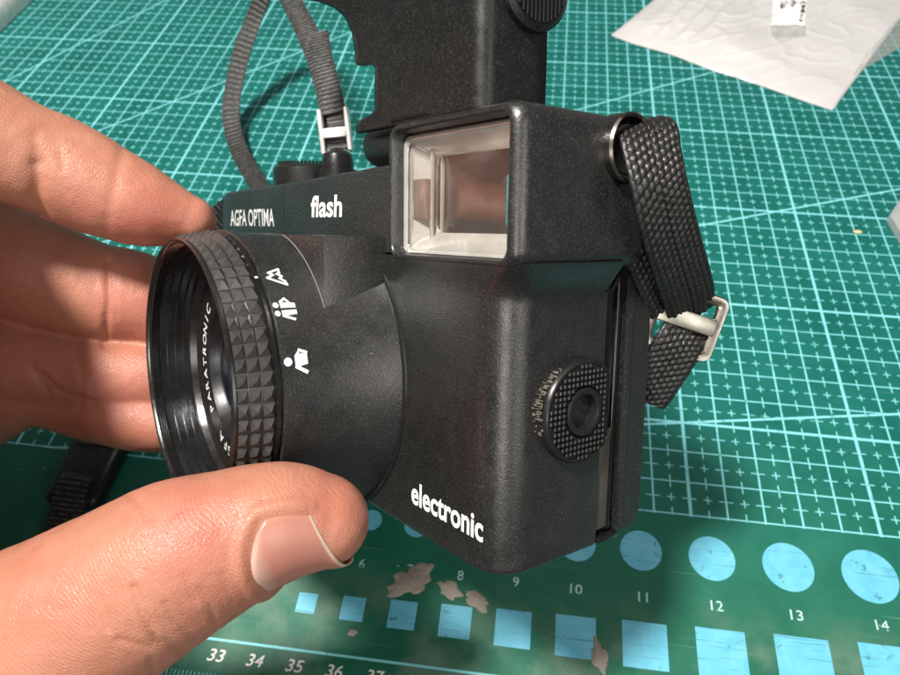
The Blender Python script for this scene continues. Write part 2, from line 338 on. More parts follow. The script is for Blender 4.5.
# body shell: lofted rounded plan, big radius on the right front edge, small rounding at the bottom
def plan(x0, x1, y0, y1, rfr, z, ins=0.0, seg=10):
    x0 += ins; x1 -= ins; y0 += ins; y1 -= 0
    pts = [(x0, y1, z), (x0, y0 + 4, z)]
    for k in range(seg + 1):
        a = math.radians(180 + 90 * k / seg); pts.append((x0 + 4 + 4 * math.cos(a), y0 + 4 + 4 * math.sin(a), z))
    r = max(rfr - ins * 0.5, 1)
    for k in range(seg + 1):
        a = math.radians(270 + 90 * k / seg); pts.append((x1 - r + r * math.cos(a), y0 + r + r * math.sin(a), z))
    pts.append((x1, y1, z)); return pts
rings = []
for z, ins in ((0.0, 1.0), (0.12, 0.6), (0.35, 0.28), (0.7, 0.08), (1.2, 0.0), (20, 0), (42.4, 0.0), (43.4, -0.1), (44.4, -0.4), (45.4, -0.95), (46.4, -1.65), (47.3, -2.35), (48.0, -2.85), (48.6, -3.15)):
    out = max(-ins, 0); rings.append(plan(-114, out, -out * 0.36, 22, 6.0 - out * 0.9, z, max(ins, 0)))
V, F = loft(rings, True, True); shell = mesh('body_shell', V, F, M['body'], CAM, True, 40)
# top plates
def plate(name, x0, x1, z_top0, z_top1, rl, label=None):
    rings = []
    n = 12
    for y, ins in ((0.9, 0.0), (0.25, 0.12), (0.0, 0.45)):
        pass
    prof = [(0.0, 50.0), (0.0, 0.8), (0.15, 0.35), (0.5, 0.08), (1.0, 0.0), (21, 0.0)]  # (y, drop from the top)
    xs = [x0] + [x0 + rl * (1 - math.cos(math.pi / 2 * k / 6)) for k in range(1, 7)] + [x0 + rl + (x1 - x0 - rl) * k / 10 for k in range(1, 11)] if rl else [x0 + (x1 - x0) * k / 12 for k in range(13)]
    for x_ in xs:
        q = max(0.0, min(1.0, (x_ - x0) / rl)) if rl else 1.0
        drop = rl * (1 - math.sqrt(max(0, 1 - (1 - q) ** 2))) if rl else 0.0
        zt = z_top0 + (z_top1 - z_top0) * (x_ - x0) / (x1 - x0) - drop * 1.5
        rings.append([(x_, y_, (zt - dr) if dr < 20 else 49.0) for y_, dr in prof] + [(x_, 21, 49.0)])
    V, F = loft(rings, True, True); return mesh(name, V, F, M['plate'], CAM, True, 40, label=label)
name_plate = plate('name_plate', -114, -74.75, 61.9, 62.7, 4.0); flash_plate = plate('flash_plate', -74.45, -28, 62.75, 64.2, 0)
def front(x0, y0, z0, sx=0.0): return lambda X, Y: ((x0 + X + Y * sx) * MM, y0 * MM, (z0 + Y) * MM)
text_obj('maker_lettering', 'AGFA OPTIMA', 28.0, 4.1, front(-93.9, -0.04, 55.25), M['white'], name_plate, 0.010)
text_obj('flash_lettering', 'flash', 13.4, 4.4, front(-54.2, -0.04, 57.35, 0.10), M['white'], flash_plate, 0.026)
text_obj('electronic_lettering', 'electronic', 19.6, 4.3, front(-13.4, -0.04, 7.5, 0.0), M['white'], shell, 0.026)
# flash housing with its window opening
def fr(x0, x1, z0, z1, r, y): return rrect(x0, x1, z0, z1, r, y, 8)
rings = [fr(-29.7, 3.4, 47.6, 70.4, 3.0, 25.5), fr(-29.7, 3.4, 47.4, 70.6, 3.0, 1.2), fr(-29.65, 3.3, 47.5, 70.55, 2.9, 0.3), fr(-29.4, 2.9, 47.8, 70.3, 2.8, -0.6), fr(-28.9, 2.2, 48.2, 69.9, 2.5, -1.15), fr(-28.4, 1.6, 48.6, 69.5, 2.2, -1.3),
         fr(-28.15, 1.4, 48.75, 69.3, 2.0, -1.25), fr(-27.9, 1.2, 48.9, 69.0, 1.8, -0.9), fr(-27.8, 1.0, 49.0, 68.6, 1.6, 1.1)]
V, F = loft(rings, True, False); housing = mesh('flash_housing', V, F, M['frame'], CAM, True, 50)
mesh('window_bezel', *loft([fr(-27.7, .9, 49.0, 68.5, 1.6, 1.1), fr(-27.3, 0.5, 49.2, 67.9, 1.2, 1.25)], False, False), M['frame'], housing)
mesh('flash_window', *loft([fr(-27.3, .6, 49.2, 67.8, 1.2, 1.40), fr(-27.1, 0.5, 49.3, 67.7, 1.2, 1.2)], False, True), M['pane'], housing)
mesh('window_edge', *loft([fr(-27.75, .95, 48.95, 68.3, 1.6, 1.05), fr(-27.4, .6, 49.15, 67.9, 1.4, .85), fr(-26.9, .2, 49.5, 67.4, 1.2, 1.0), fr(-26.7, 0, 49.7, 67.2, 1.2, 1.3)], False, False), M['prism'], housing, True, 60)
# flash interior: bright silver walls round a concave mirror
mesh('reflector_wall', *loft([fr(-27.2, .5, 49.3, 67.7, 1.2, 1.5), fr(-26.0, -.2, 50.9, 66.7, 1.4, 2.3), fr(-22.6, -1.6, 52.6, 65.0, 1.6, 4.6)], False, False), M['silverwall'], housing, True, 60)
rings = []
for k in range(17):
    s_ = -1 + 2 * k / 16; ring = []
    for j in range(25):
        q = -1 + 2 * j / 24; ring.append((-12.1 + 10.6 * q, 4.5 + 1.0 * (1 - s_ * s_) * (1 - q ** 8), 58.8 + 6.4 * s_))
    rings.append(ring)
mesh('reflector', *loft(rings, False, False, closed=False), M['mirror'], housing, True, 180)
for q_, (xa, xb) in enumerate(((-26.9, -26.3), (-22.7, -22.2), (-21.4, -21.1))):
    box('prism_rib', xa, xb, 1.7 + q_ * 1.2, 2.3 + q_ * 1.25, 50.0 + q_ * 1.2, 66.9 - q_ * .8, M['prism'], housing, 0.12, 2)
box('light_sensor', -26.4, -22.4, 1.9, 3.6, 54.8, 61.4, plain('smoked_sensor_cover', (0.30, 0.25, 0.21), 0.15, 0.4), housing, 0.25, 2)
box('reflection_block', -3.8, -2.0, 2.8, 4.4, 53.6, 61.2, plain('painted_teal_reflection', (0.05, 0.27, 0.30), 0.2), housing, 0.5, 3)  # teal reflection in the window, put in as a coloured block
# lens block filling the corner beside the barrel
bm = bmesh.new(); bm_box(bm, -76, -31.9, -12.0, 1, 30, 51.75, 0.22, 2); from_bm('lens_block', bm, M['barrel'], CAM)
barrel = lathe('lens_barrel', [(29.3, 1.0), (28.95, -0.3), (28.75, -0.9), (27.5, -7.0), (26.75, -12.0), (26.75, -16.0), (26.8, -20.6), (26.8, -21.1), (26.4, -21.3), (24.6, -21.35)], M['barrel'], CAM, 160)
for v in barrel.data.vertices:                                  # the barrel is cut flat along the top, level with the block
    if v.co.y > -0.0205: v.co.z = min(v.co.z, 0.05165)
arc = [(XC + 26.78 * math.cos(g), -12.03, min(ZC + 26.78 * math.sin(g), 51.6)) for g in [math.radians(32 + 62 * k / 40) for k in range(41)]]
mesh('worn_edge_highlight', *loft([[(p[0] + .10 * math.cos(q), p[1] - 0.03 + .10 * math.sin(q) * .7, p[2] + .10 * math.sin(q + 1)) for q in (0, 1.57, 3.14, 4.71)] for p in arc], True, True), plain('worn_edge_highlight_grey', (0.20, 0.195, 0.18), 0.5), barrel)  # worn edge line, with its highlight put into the light grey colour
base_ring = lathe('barrel_base_ring', [(29.9, 0.2), (29.75, -0.35), (29.2, -0.45), (28.7, -0.2)], M['satin'], barrel, 160)
for v in base_ring.data.vertices: v.co.z = min(v.co.z, 0.0508)
lathe('distance_groove', [(25.9, -21.2), (25.9, -22.6)], M['gloss'], barrel, 128)
# zone symbols printed on the barrel
def on_barrel(phi0, d0):
    def fn(p, q):                        # p along the circumference, q towards the lens front (mm)
        d_ = d0 - q; R = 26.78 + 0.07; ph = math.radians(phi0) + p / R
        return (XC + R * math.cos(ph), d_, ZC + R * math.sin(ph))
    return fn
def symbol(name, polys, phi, d):
    fn = on_barrel(phi, d); V = []; F = []
    for poly in polys:
        b = len(V); V += [fn(p, q) for p, q in poly]; F.append(tuple(range(b, b + len(poly))))
    mesh(name, V, F, M['white'], barrel, False)
def disc(cx, cy, r, n=18): return [(cx + r * math.cos(2 * math.pi * k / n), cy + r * math.sin(2 * math.pi * k / n)) for k in range(n)]
def stroke(pts, w):
    out = []
    for (x0, y0), (x1, y1) in zip(pts, pts[1:]):
        l = math.hypot(x1 - x0, y1 - y0); nx, ny = -(y1 - y0) / l * w / 2, (x1 - x0) / l * w / 2; ex, ey = (x1 - x0) / l * w / 2 * .7, (y1 - y0) / l * w / 2 * .7
        out.append([(x0 + nx - ex, y0 + ny - ey), (x0 - nx - ex, y0 - ny - ey), (x1 - nx + ex, y1 - ny + ey), (x1 + nx + ex, y1 + ny + ey)])
    return out
symbol('mountain_symbol', stroke([(-1.75, -1.5), (-0.2, 1.5), (0.45, 0.3), (0.9, 1.0), (1.75, -1.0), (0.8, -0.9), (0.6, -0.4), (0.1, -1.1), (-.4, -.6), (-1.0, -1.35), (-1.75, -1.5)], 0.42), 45.8, -18.9)
symbol('group_symbol', [disc(-0.75, 1.45, .5), disc(0.75, 1.45, .5), [(-1.25, .7), (-.25, .7), (-.2, -1.9), (-1.0, -1.9)], [(.2, .7), (1.3, .7), (1.0, -1.9), (.15, -1.9)]] + stroke([(1.3, .6), (1.9, -.3), (1.15, -.9)], .4) + stroke([(-1.2, .55), (-1.9, -1.3)], .45), 32.2, -19.1)
symbol('portrait_symbol', [disc(0, 1.6, .72), [(-1.0, .4), (.9, .4), (1.9, -.5), (1.5, -1.0), (1.3, -1.9), (-.9, -1.75)][:3] + [(1.0, -.4), (-.6, -.5)], [(-.9, -.3), (1.2, -.3), (1.1, -1.8), (-.6, -1.8)]] + stroke([(1.75, -.45), (1.25, -1.7)], .5) + stroke([(-.9, .2), (-1.9, -1.5)], .6), 13.4, -18.7)
# knurled focus ring: three rows of pyramids, real relief
NK = 66
def ring_r(d): return 26.55 + (d + 22.4) * (26.55 - 25.55) / 6.2
ys = [-22.5, -24.5, -26.5, -28.5]
V = []; F = []
for k in range(NK):
    for rrow in range(3):
        y0, y1 = ys[rrow], ys[rrow + 1]
        b = len(V)
        for (ff, yy, hh) in ((0.02, y0 - .04, 0), (0.98, y0 - .04, 0), (0.98, y1 + .04, 0), (0.02, y1 + .04, 0), (0.5, (y0 + y1) / 2, 1.12)):
            th = 2 * math.pi * (k + ff) / NK; r = ring_r(yy) - 0.65 + hh; V.append((XC + r * math.cos(th), yy, ZC + r * math.sin(th)))
        F += [(b, b + 1, b + 4), (b + 1, b + 2, b + 4), (b + 2, b + 3, b + 4), (b + 3, b, b + 4)]
focus = mesh('focus_ring', *loft([[(XC + r * math.cos(2 * math.pi * k / 128), y_, ZC + r * math.sin(2 * math.pi * k / 128)) for k in range(128)] for r, y_ in
             ((25.0, -21.5), (26.35, -21.7), (26.45, -22.3), (25.95, -22.45), (25.85, -22.5), (24.95, -28.5), (25.1, -28.55), (25.35, -28.6), (25.3, -29.0), (25.0, -29.25), (24.7, -29.25), (24.45, -29.0), (24.3, -28.6))], False, False), M['ringmetal'], CAM)
mesh('knurling', V, F, M['knurl'], focus, False)
th0 = math.radians(46.5)
mesh('index_mark', [(XC + 26.5 * math.cos(th0 + a_), y_, ZC + 26.5 * math.sin(th0 + a_)) for a_, y_ in ((-.008, -21.75), (.008, -21.75), (.008, -22.3), (-.008, -22.3))], [(0, 1, 2, 3)], M['white'], focus, False)
# inside of the ring: filter thread, name ring, lens glass
prof = [(24.3, -28.6)]
yy = -28.5
while yy < -27.0: prof += [(24.3, yy), (24.0, yy + .22), (24.3, yy + .44)]; yy += .46
prof += [(23.9, -26.8), (23.9, -25.4), (23.5, -25.3), (23.5, -23.9), (23.0, -23.8), (23.0, -22.5), (22.4, -22.4), (22.4, -21.3), (21.6, -21.2), (21.0, -20.0), (20.2, -19.7)]
inner = lathe('filter_thread', prof, M['ringmetal'], focus, 160, angle=25)
lathe('name_ring', [(20.3, -19.75), (19.9, -19.5), (15.0, -19.3), (14.6, -19.7), (14.1, -19.7), (13.8, -19.0), (13.0, -17.6), (12.4, -17.5)], M['satin'], focus, 128, angle=25)
lathe('lens_glass', [(12.6, -17.5)] + [(12.6 * math.cos(a_), -17.5 - 2.6 * math.sin(a_)) for a_ in [k * math.pi / 2 / 14 for k in range(1, 14)]] + [(0.02, -20.1)], M['glass'], focus, 96, angle=180)
def ring_text(s, start_deg, step_deg, r=17.4):
    for k, ch in enumerate(s):
        if ch == ' ': continue
        th = math.radians(start_deg - k * step_deg)           # clockwise seen from the front
        me = text_data(ch, 3.0, 0.045)
        c0 = np.array([v.co for v in me.vertices]); mid = (c0.min(0) + c0.max(0)) / 2
        for v in me.vertices:
            X_, Y_ = (v.co.x - mid[0]), (v.co.y) - 0.0
            rad, tang = r + Y_, X_
            v.co = Vector(((XC + rad * math.cos(th) + tang * math.sin(th)) * MM, -19.52 * MM + (rad - r) * 0.02 * MM, (ZC + rad * math.sin(th) - tang * math.cos(th)) * MM))
        me.name = 'name_letter'; link('name_letter', me, M['white'], focus)
ring_text('AGFA  PARATRONIC  D', 264, 8.1)
# raised cover behind the flash: front skin, rounded corner, side wall, eyepiece notch on its left edge
def a_left(u):
    pts = [(64, 41.0), (71.5, 41.3), (72.2, 40.2), (72.8, 36.0), (73.6, 34.8), (80.5, 34.6), (81.2, 35.6), (81.6, 38.5), (81.9, 40.8), (82.6, 41.4), (87.5, 41.6), (90.5, 43.2), (92.8, 46.2), (94.8, 51), (96.5, 57), (98, 64), (126, 66)]
    for (u0, x0), (u1, x1) in zip(pts, pts[1:]):
        if u <= u1: return x0 + (x1 - x0) * (u - u0) / (u1 - u0)
    return pts[-1][1]
us = sorted(set([70.2 + 0.5 * k for k in range(0, 112)] + [71.5, 72.2, 72.8, 73.6, 80.5, 81.2, 81.6, 81.9, 82.6]))
rings = []
for u_ in us:
    al = a_left(u_); ring = []
    for k in range(24):
        q = k / 23; a_ = al + (8.8 - al) * q; bend = max(0, (u_ - 84) / 14) * max(0, (a_ - 22) / 25) ** 1.5 * 3.0
        ring.append((-a_, 0.9 - min(bend, 9.0), u_))
    for k in range(1, 7):
        g = math.radians(90 * k / 6); ring.append((-8.8 + 1.6 * math.sin(g), 0.9 + 1.6 * (1 - math.cos(g)), u_))
    ring += [(-7.2, 5.5, u_), (-7.2, 9, u_), (-7.2, 12.3, u_)]
    rings.append(ring)
cover = mesh('raised_cover', *loft(rings, False, False, closed=False), M['panel'], CAM, True, 50)
so = cover.modifiers.new('shell', 'SOLIDIFY'); so.thickness = 0.0014; so.offset = 1.0 
box('cover_slot', -29.2, -18.2, -0.75, -0.45, 70.7, 71.3, M['gloss'], cover, 0.1, 1)
hin = lathe('cover_hinge', [(0.02, -43.0), (2.6, -42.8), (3.7, -41.8), (3.9, -40.6), (3.9, -27)], M['panel'], CAM, 48, 5.0, 68.2, 'X')
# ribbed thumb grip on the cover's side
grip = lathe('thumb_grip', [(0.02, -4.4), (5.6, -4.4), (6.4, -4.9), (6.6, -5.8), (6.6, -7.4)], M['panel'], CAM, 64, 9.0, 88.4, 'X')
bm = bmesh.new()
for k in range(-6, 7):
    hh = math.sqrt(max(0, 5.3 ** 2 - (k * .8) ** 2)); bm_box(bm, -4.45, -4.05, 9 + k * .8 - .24, 9 + k * .8 + .24, 88.4 - hh, 88.4 + hh, 0.12, 2)
from_bm('grip_ribs', bm, M['satin'], grip)
# top dial, strap post
dial = lathe('top_dial', [(0.02, 68.2), (6.6, 68.2), (7.6, 68.0), (8.3, 67.2), (8.4, 66.0), (8.4, 61.5)], M['satin'], CAM, 72, -88.0, 12.5, 'Z')
V = []; F = []
bm = bmesh.new()
for k in range(48):
    th = 2 * math.pi * k / 48; cx, cy = -88.0 + 6.9 * math.cos(th), 12.5 + 6.9 * math.sin(th)
    bm_box(bm, cx - .28, cx + .28, cy - .28, cy + .28, 68.0, 68.75, 0.1, 1)
from_bm('dial_knurling', bm, M['satin'], dial)
lathe('strap_post', [(0.02, 71.4), (1.9, 71.1), (3.3, 69.8), (3.7, 68.0), (3.7, 66.6), (4.4, 66.3), (4.4, 60)], M['satin'], CAM, 40, -73.5, 13.0, 'Z')
lathe('end_lug', [(1.0, -116.2), (2.2, -116.2), (2.5, -115.6), (2.5, -113.5)], M['dark_nickel'], CAM, 32, 6.0, 55.0, 'X', label=None)
# back: latch strip and back plate seen along the right side
box('latch_channel', -112, -1.4, 21.9, 27.5, 1.4, 50, M['gloss'], CAM, 0.2, 2)
box('latch_strip', -3, -0.5, 22.5, 25.3, 2.6, 20.5, M['latch'], CAM, 0.3, 2)
box('guide_rail', -3, -0.7, 25.5, 26.6, 1.8, 50, M['gloss'], CAM, 0.4, 3)
mesh('back_plate', *loft([[(x_, y_, z_) for (y_, x_0, z_) in [(p[0], 0, p[2]) for p in rrect(27.4, 34.0, 1.2, 50.5, [.8, .8, .6, 3.2], 0, 5)]] for x_ in (-114.0, -0.4)], True, True), M['body'], CAM, True, 40)
mesh('back_plate_rim', *loft([[(x_, p[0], p[2]) for p in rrect(27.9, 28.9, 2.2, 50, .3, 0, 3)] for x_ in (-1, -0.05)], True, True), M['frame'], CAM, True, 40)
bm = bmesh.new(); bm_box(bm, -2.6, 0.2, 22.4, 27.8, 0.5, 1.5, .3, 2); from_bm('latch_hook', bm, M['gloss'], CAM)
# hood over the channel under the flash side
V, F = loft([[(x_, 21.6, 43.6), (x_, 22.3, 43.4), (x_, 26.2, 47.2), (x_, 31.0, 47.3), (x_, 31.0, 48.4), (x_, 25.6, 48.3)] for x_ in (-6, 0.6)], True, True); mesh('channel_hood', V, F, M['gloss'], CAM, True, 30)
# tripod disc
def disc_ring(r, x_): 
    return [(x_, min(15.9 + r * math.cos(2 * math.pi * k / 96), 21.7), 25.0 + r * math.sin(2 * math.pi * k / 96)) for k in range(96)]
td = mesh('tripod_socket', *loft([disc_ring(8.5, -0.6), disc_ring(8.5, .45), disc_ring(8.25, .55), disc_ring(8.25, .75), disc_ring(8.5, .85), disc_ring(8.4, 1.3), disc_ring(8.1, 1.6), disc_ring(7.8, 1.6), disc_ring(7.7, 1.4), disc_ring(4.2, 1.4)], False, False), M['satin'], CAM, True, 40)
lathe('socket_collar', [(4.0, 1.3), (3.9, 1.75), (3.7, 1.9), (3.1, 1.9), (2.85, 1.7), (2.75, 1.1), (2.7, -4), (0.02, -4)], M['satin'], td, 48, 15.9, 25.0, 'X')
bm = bmesh.new()
n = 0
for i in range(-8, 9):
    for j in range(-8, 9):
        y_, z_ = 15.9 + i * 0.92, 25.0 + j * 0.92
        rr = math.hypot(y_ - 15.9, z_ - 25)
        if 4.4 < rr < 7.5 and y_ < 21.3: bm_box(bm, 1.35, 1.9, y_ - .33, y_ + .33, z_ - .33, z_ + .33, 0.12, 1)
from_bm('socket_grid', bm, M['satin'], td)
bm = bmesh.new()
for k in range(90):
    th = math.radians(random.uniform(115, 235)); r = 8.3 + abs(random.gauss(0, .6)); s = random.uniform(.04, .13)
    y_, z_ = 15.6 + r * math.cos(th), 25 + r * math.sin(th) * 0.75 + 1.2
    bm_box(bm, -.15, random.uniform(.1, .5) if r > 9.1 else random.uniform(.3, 1.0), y_ - s, y_ + s, z_ - s * 1.3, z_ + s * 1.3, 0.05, 1)
from_bm('scraped_edge', bm, M['scuff'], td, True, 30)

# ------------------------------------------------------------------ strap on the right: thick webbing through the lug and a metal slider
def ppath(pts): return [np.array(pw(*p)) / MM for p in pts]
def pdir(px, py, pz=0.0): return RC.T @ np.array([px, py, pz])
lug = lathe('strap_lug', [(4.5, 0.5), (5.3, 1.2), (5.3, 4.6), (5.0, 5.0), (4.6, 4.6), (4.4, 1.4)], M['dark_nickel'], CAM, 48, 20.5, 65.5, 'X')
lathe('lug_screw', [(0.02, 3.6), (3.6, 3.6), (4.3, 3.0), (4.3, 0)], M['dark_nickel'], lug, 40, 20.5, 65.5, 'X')
ST = bpy.data.objects.new('strap_end', None); COL.objects.link(ST); ST.location = pw(640, 125, 106.5)
tag(ST, 'thick black woven strap end hanging from the lug beside the flash, with metal slider', 'strap')
def strap_part(o):
    o.parent = ST; o.matrix_parent_inverse = Matrix.Translation(-ST.location); return o
wv = pdir(56, -20, 16)
up = [(607, 172, 112), (612, 152, 111), (624, 133, 109), (638, 126, 106.4), (647, 131, 103.8), (652, 150, 102.6), (660, 188, 102.8), (669, 228, 106.5), (680, 266, 112.5), (688, 292, 118.2), (691, 306, 122), (691, 316, 124.5)]
strap_part(ribbon('webbing', ppath(up), [wv] * len(up), 9.6, 1.3, M['nylon'], None, 0.18, 0.88, 64, 0.10))
under = [(609, 160, 113), (616, 178, 111.5), (630, 206, 110.5), (645, 240, 112), (660, 275, 116.5), (672, 302, 121.5)]
strap_part(ribbon('webbing_under', ppath(under), [wv] * 6, 9.4, 1.3, M['nylon'], None, 0.18, 0.88, 64, 0.10))
# seam of stitches across the fold
bm = bmesh.new()
pa, pb = np.array(pw(624, 150, 102.6)), np.array(pw(664, 128, 103.2))
for k in range(9):
    a0 = Vector(pa + (pb - pa) * (k + .1) / 9); a1 = Vector(pa + (pb - pa) * (k + .85) / 9); dirv = (a1 - a0).normalized(); nn = (cam.location if False else Vector(CC * MM) - a0).normalized()
    sd = dirv.cross(nn).normalized(); prev = None
    for q in range(6):
        s_ = q / 5; ctr = a0.lerp(a1, s_) + nn * 0.00045 * math.sin(math.pi * s_) + sd * 0.0003 * (s_ - .5)
        ring = [bm.verts.new(ctr + (sd * math.cos(g) + nn * math.sin(g)) * 0.00026) for g in [2 * math.pi * i / 6 for i in range(6)]]
        if prev:
            for i in range(6): bm.faces.new((prev[i], prev[(i + 1) % 6], ring[(i + 1) % 6], ring[i]))
        prev = ring
strap_part(from_bm('stitching', bm, plain('waxed_black_thread', (0.06, 0.055, 0.05), 0.25)))
tail = [(691, 312, 126), (687, 330, 123.4), (679, 345, 123), (666, 366, 124.5), (653, 386, 126), (643, 400, 127.5)]
strap_part(ribbon('webbing_tail', ppath(tail), [pdir(52, 26, 14)] * len(tail), 9.4, 1.3, M['nylon'], None, 0.18, 0.88, 64, 0.10))
# slider frame
Wd = pdir(.95, .30, .10); Wd /= np.linalg.norm(Wd); Ld = pdir(-.34, .93, .12); Ld -= Wd * (Ld @ Wd); Ld /= np.linalg.norm(Ld); Nd = np.cross(Wd, Ld)
sc = np.array(pw(684, 321, 123)) / MM
def sl(p): return sc + Wd * p[0] + Ld * p[2] + Nd * p[1]
rings = [[sl(p) for p in rrect(-a_, a_, -b_, b_, r_, y_, 6)] for a_, b_, r_, y_ in ((6.7, 5.8, 1.6, -.5), (6.9, 6.0, 1.8, -.3), (6.9, 6.0, 1.8, .3), (6.7, 5.8, 1.6, .5), (5.1, 4.5, .7, .5), (4.9, 4.3, .6, .3), (4.9, 4.3, .6, -.3), (5.1, 4.5, .7, -.5), (6.7, 5.8, 1.6, -.5))]
strap_part(mesh('slider', *loft(rings, False, False), M['nickel'], None, True, 50))
bm = bmesh.new(); bm_box(bm, -5.4, 5.4, -1.6, .3, -1.9, 1.2, .3, 2)
for v in bm.verts: v.co = Vector(sl((v.co.x / MM, v.co.y / MM, v.co.z / MM)) * MM)
strap_part(from_bm('slider_bar', bm, plain('pale_nickel', (0.46, 0.45, 0.38), 0.35, 0.95, 700, 0.00003)))

# ------------------------------------------------------------------ thin neck strap on the left: loop above the camera, clasp, buckle on the mat
NS = bpy.data.objects.new('neck_strap', None); COL.objects.link(NS); NS.location = on_mat(95, 470)
tag(NS, 'thin dark ribbed neck strap looping behind the camera, with clasp and plastic buckle', 'neck strap')
def ns_part(o):
    o.parent = NS; o.matrix_parent_inverse = Matrix.Translation(-NS.location); return o
l1 = [(268, -60, 262), (272, -30, 285), (259, 6, 296), (245, 42, 299), (235, 80, 301), (231, 115, 300), (239, 150, 290), (258, 184, 268), (262, 196, 246), (240, 203, 222), (221, 217, 206), (207, 240, 199), (190, 275, 200), (165, 330, 203), (143, 385, 206), (128, 425, 207), (112, 452, 206)]
d1 = [pdir(.8, .1, -.4), pdir(.85, .1, -.3), pdir(.9, .3, -.2), pdir(.93, .3, 0), pdir(.95, .15, 0), pdir(1, 0, 0), pdir(.9, -.4, 0), pdir(.8, -.5, .1), pdir(.6, -.6, .2), pdir(.3, .9, .2), pdir(.4, .9, .2), pdir(.7, .6, .2), pdir(.9, .4, .1), pdir(.9, .4, .1), pdir(.9, .4, 0), pdir(.85, .35, 0), pdir(.85, .35, 0)]
ns_part(ribbon('webbing', ppath(l1), d1, 7.4, 0.9, M['cord'], None, 0.32, 2.3, 8, 0.3, ribs=True))
l2 = [(337, 150, 162), (335, 128, 163), (332, 108, 165), (325, 80, 171), (314, 48, 180), (298, 14, 194), (280, -20, 214), (266, -50, 240), (268, -60, 262)]
ns_part(ribbon('webbing', ppath(l2), [pdir(1, -.22, 0)] * 5 + [pdir(1, -.3, -.1), pdir(.95, -.2, -.2), pdir(.9, 0, -.3), pdir(.8, .1, -.4)], 5.9, 0.9, M['cord'], None, 0.28, 1.6, 8, 0.2, ribs=True))
l3 = [(318, 34, 184), (322, 60, 174.5), (330, 92, 166), (334, 114, 162.5)]
ns_part(ribbon('webbing_fold', ppath(l3), [pdir(1, -.25, 0)] * 4, 5.6, 0.9, M['cord'], None, 0.28, 1.6, 8, 0.2, ribs=True))
# H shaped clasp
cl = np.array(pw(335.5, 133, 161.5)) / MM; cw = pdir(1, -.02, 0); cl_l = pdir(.10, 1, .1); cl_l /= np.linalg.norm(cl_l); cw = cw - cl_l * (cw @ cl_l); cw /= np.linalg.norm(cw); cn = np.cross(cw, cl_l)
bm = bmesh.new()
bm_box(bm, -3.7, -2.5, -1.6, 1.6, -5.4, 4.9, .5, 3); bm_box(bm, 2.5, 3.7, -1.6, 1.6, -5.6, 4.6, .5, 3); bm_box(bm, -2.7, 2.7, -2.0, .2, -.9, 1.3, .3, 2)
for v in bm.verts:
    q = v.co / MM; v.co = Vector(cl + cw * q.x + cn * q.y + cl_l * q.z) * MM
ns_part(from_bm('clasp', bm, M['white_metal']))
# plastic buckle lying on the mat
bc = on_mat(94, 474) / MM; by = (on_mat(112, 436) - on_mat(72, 520)); by[2] = 0; by = by / np.linalg.norm(by); bx = np.array([by[1], -by[0], 0])
bm = bmesh.new()
bm_box(bm, -8.5, 8.5, -11.5, 12, 0.4, 6.2, 2.0, 4)
for v in bm.verts:
    q = v.co / MM; wd = 1 - 0.10 * max(0, -q.y / 11); p = bc + bx * q.x * wd + by * q.y; v.co = Vector((p[0], p[1], q.z)) * MM
bk = ns_part(from_bm('buckle', bm, M['satin']))
rp = [(bc + by * o_ + np.array([0, 0, h_])) for o_, h_ in ((4.5, 3), (6, 6.7), (9, 7.2), (11.5, 6.6), (13, 3))]
ns_part(ribbon('webbing_loop', rp, [bx] * 5, 9.5, 1.2, M['cord'], None, 0.3, 1.4, 8, 0.3, ribs=True))
rp = [(bc + by * o_ + np.array([0, 0, h_])) for o_, h_ in ((-2, 4), (-5, 6.9), (-9, 6.4), (-14, 3.5), (-22, 1.6), (-40, 1.3), (-60, 1.3))]
ns_part(ribbon('webbing_tail', rp, [bx] * 7, 9.5, 1.2, M['cord'], None, 0.3, 1.4, 8, 0.3, ribs=True))

# ------------------------------------------------------------------ white mailing pouch with a label
A_, B_ = on_mat(611, 36) / MM, on_mat(832, 111) / MM; e1 = (B_ - A_); e1l = np.linalg.norm(e1); e1 /= e1l; e2 = np.array([-e1[1], e1[0], 0.0]); e2 = (e2 + np.array([.511, .859, 0])) ; e2 /= np.linalg.norm(e2)
LEN = 170.0
def bag_h(s_, r_):                                   # s_ across (0..1), r_ along (0..1): height of the upper sheet in mm
    env = max(0, math.sin(math.pi * s_)) ** 0.5 * min(1, r_ / .10) ** 0.8 * min(1, (1 - r_) / .1)
    X_, Y_ = s_ * 11, r_ * 17
    n1 = noise.noise(Vector((X_ * .35, Y_ * .25, 3.1))); n2 = 1 - abs(noise.noise(Vector((X_ * .6 + Y_ * .15, Y_ * .28 - X_ * .1, 7.7)))) * 2; n3 = 1 - abs(noise.noise(Vector((X_ * 1.1 - Y_ * .5, Y_ * .7, 1.7)))) * 2
    fan = max(0, 1 - abs(s_ - .22) * 4) * math.sin((s_ - .1) * 75 + r_ * 6) * .55 * min(1, r_ * 8)
    return 0.5 + env * (3.6 + 2.6 * n1 + 0.45 * n2 + 0.7 * max(0, n3) ** 5 + 2.0 * fan)
def bag_pt(s_, r_): 
    p = A_ + e1 * e1l * s_ + e2 * LEN * r_; wob = 1.2 * noise.noise(Vector((s_ * 5, r_ * 5, 9))); p = p + e2 * wob * (1 if r_ < .03 else 0)
    return p
nS, nR = 120, 170
top = [[(*bag_pt(i / nS, j / nR)[:2], bag_h(i / nS, j / nR)) for i in range(nS + 1)] for j in range(nR + 1)]
V = [p for r in top for p in r] + [(p[0], p[1], 0.25) for r in top for p in r]; W_ = nS + 1; off = W_ * (nR + 1); F = []
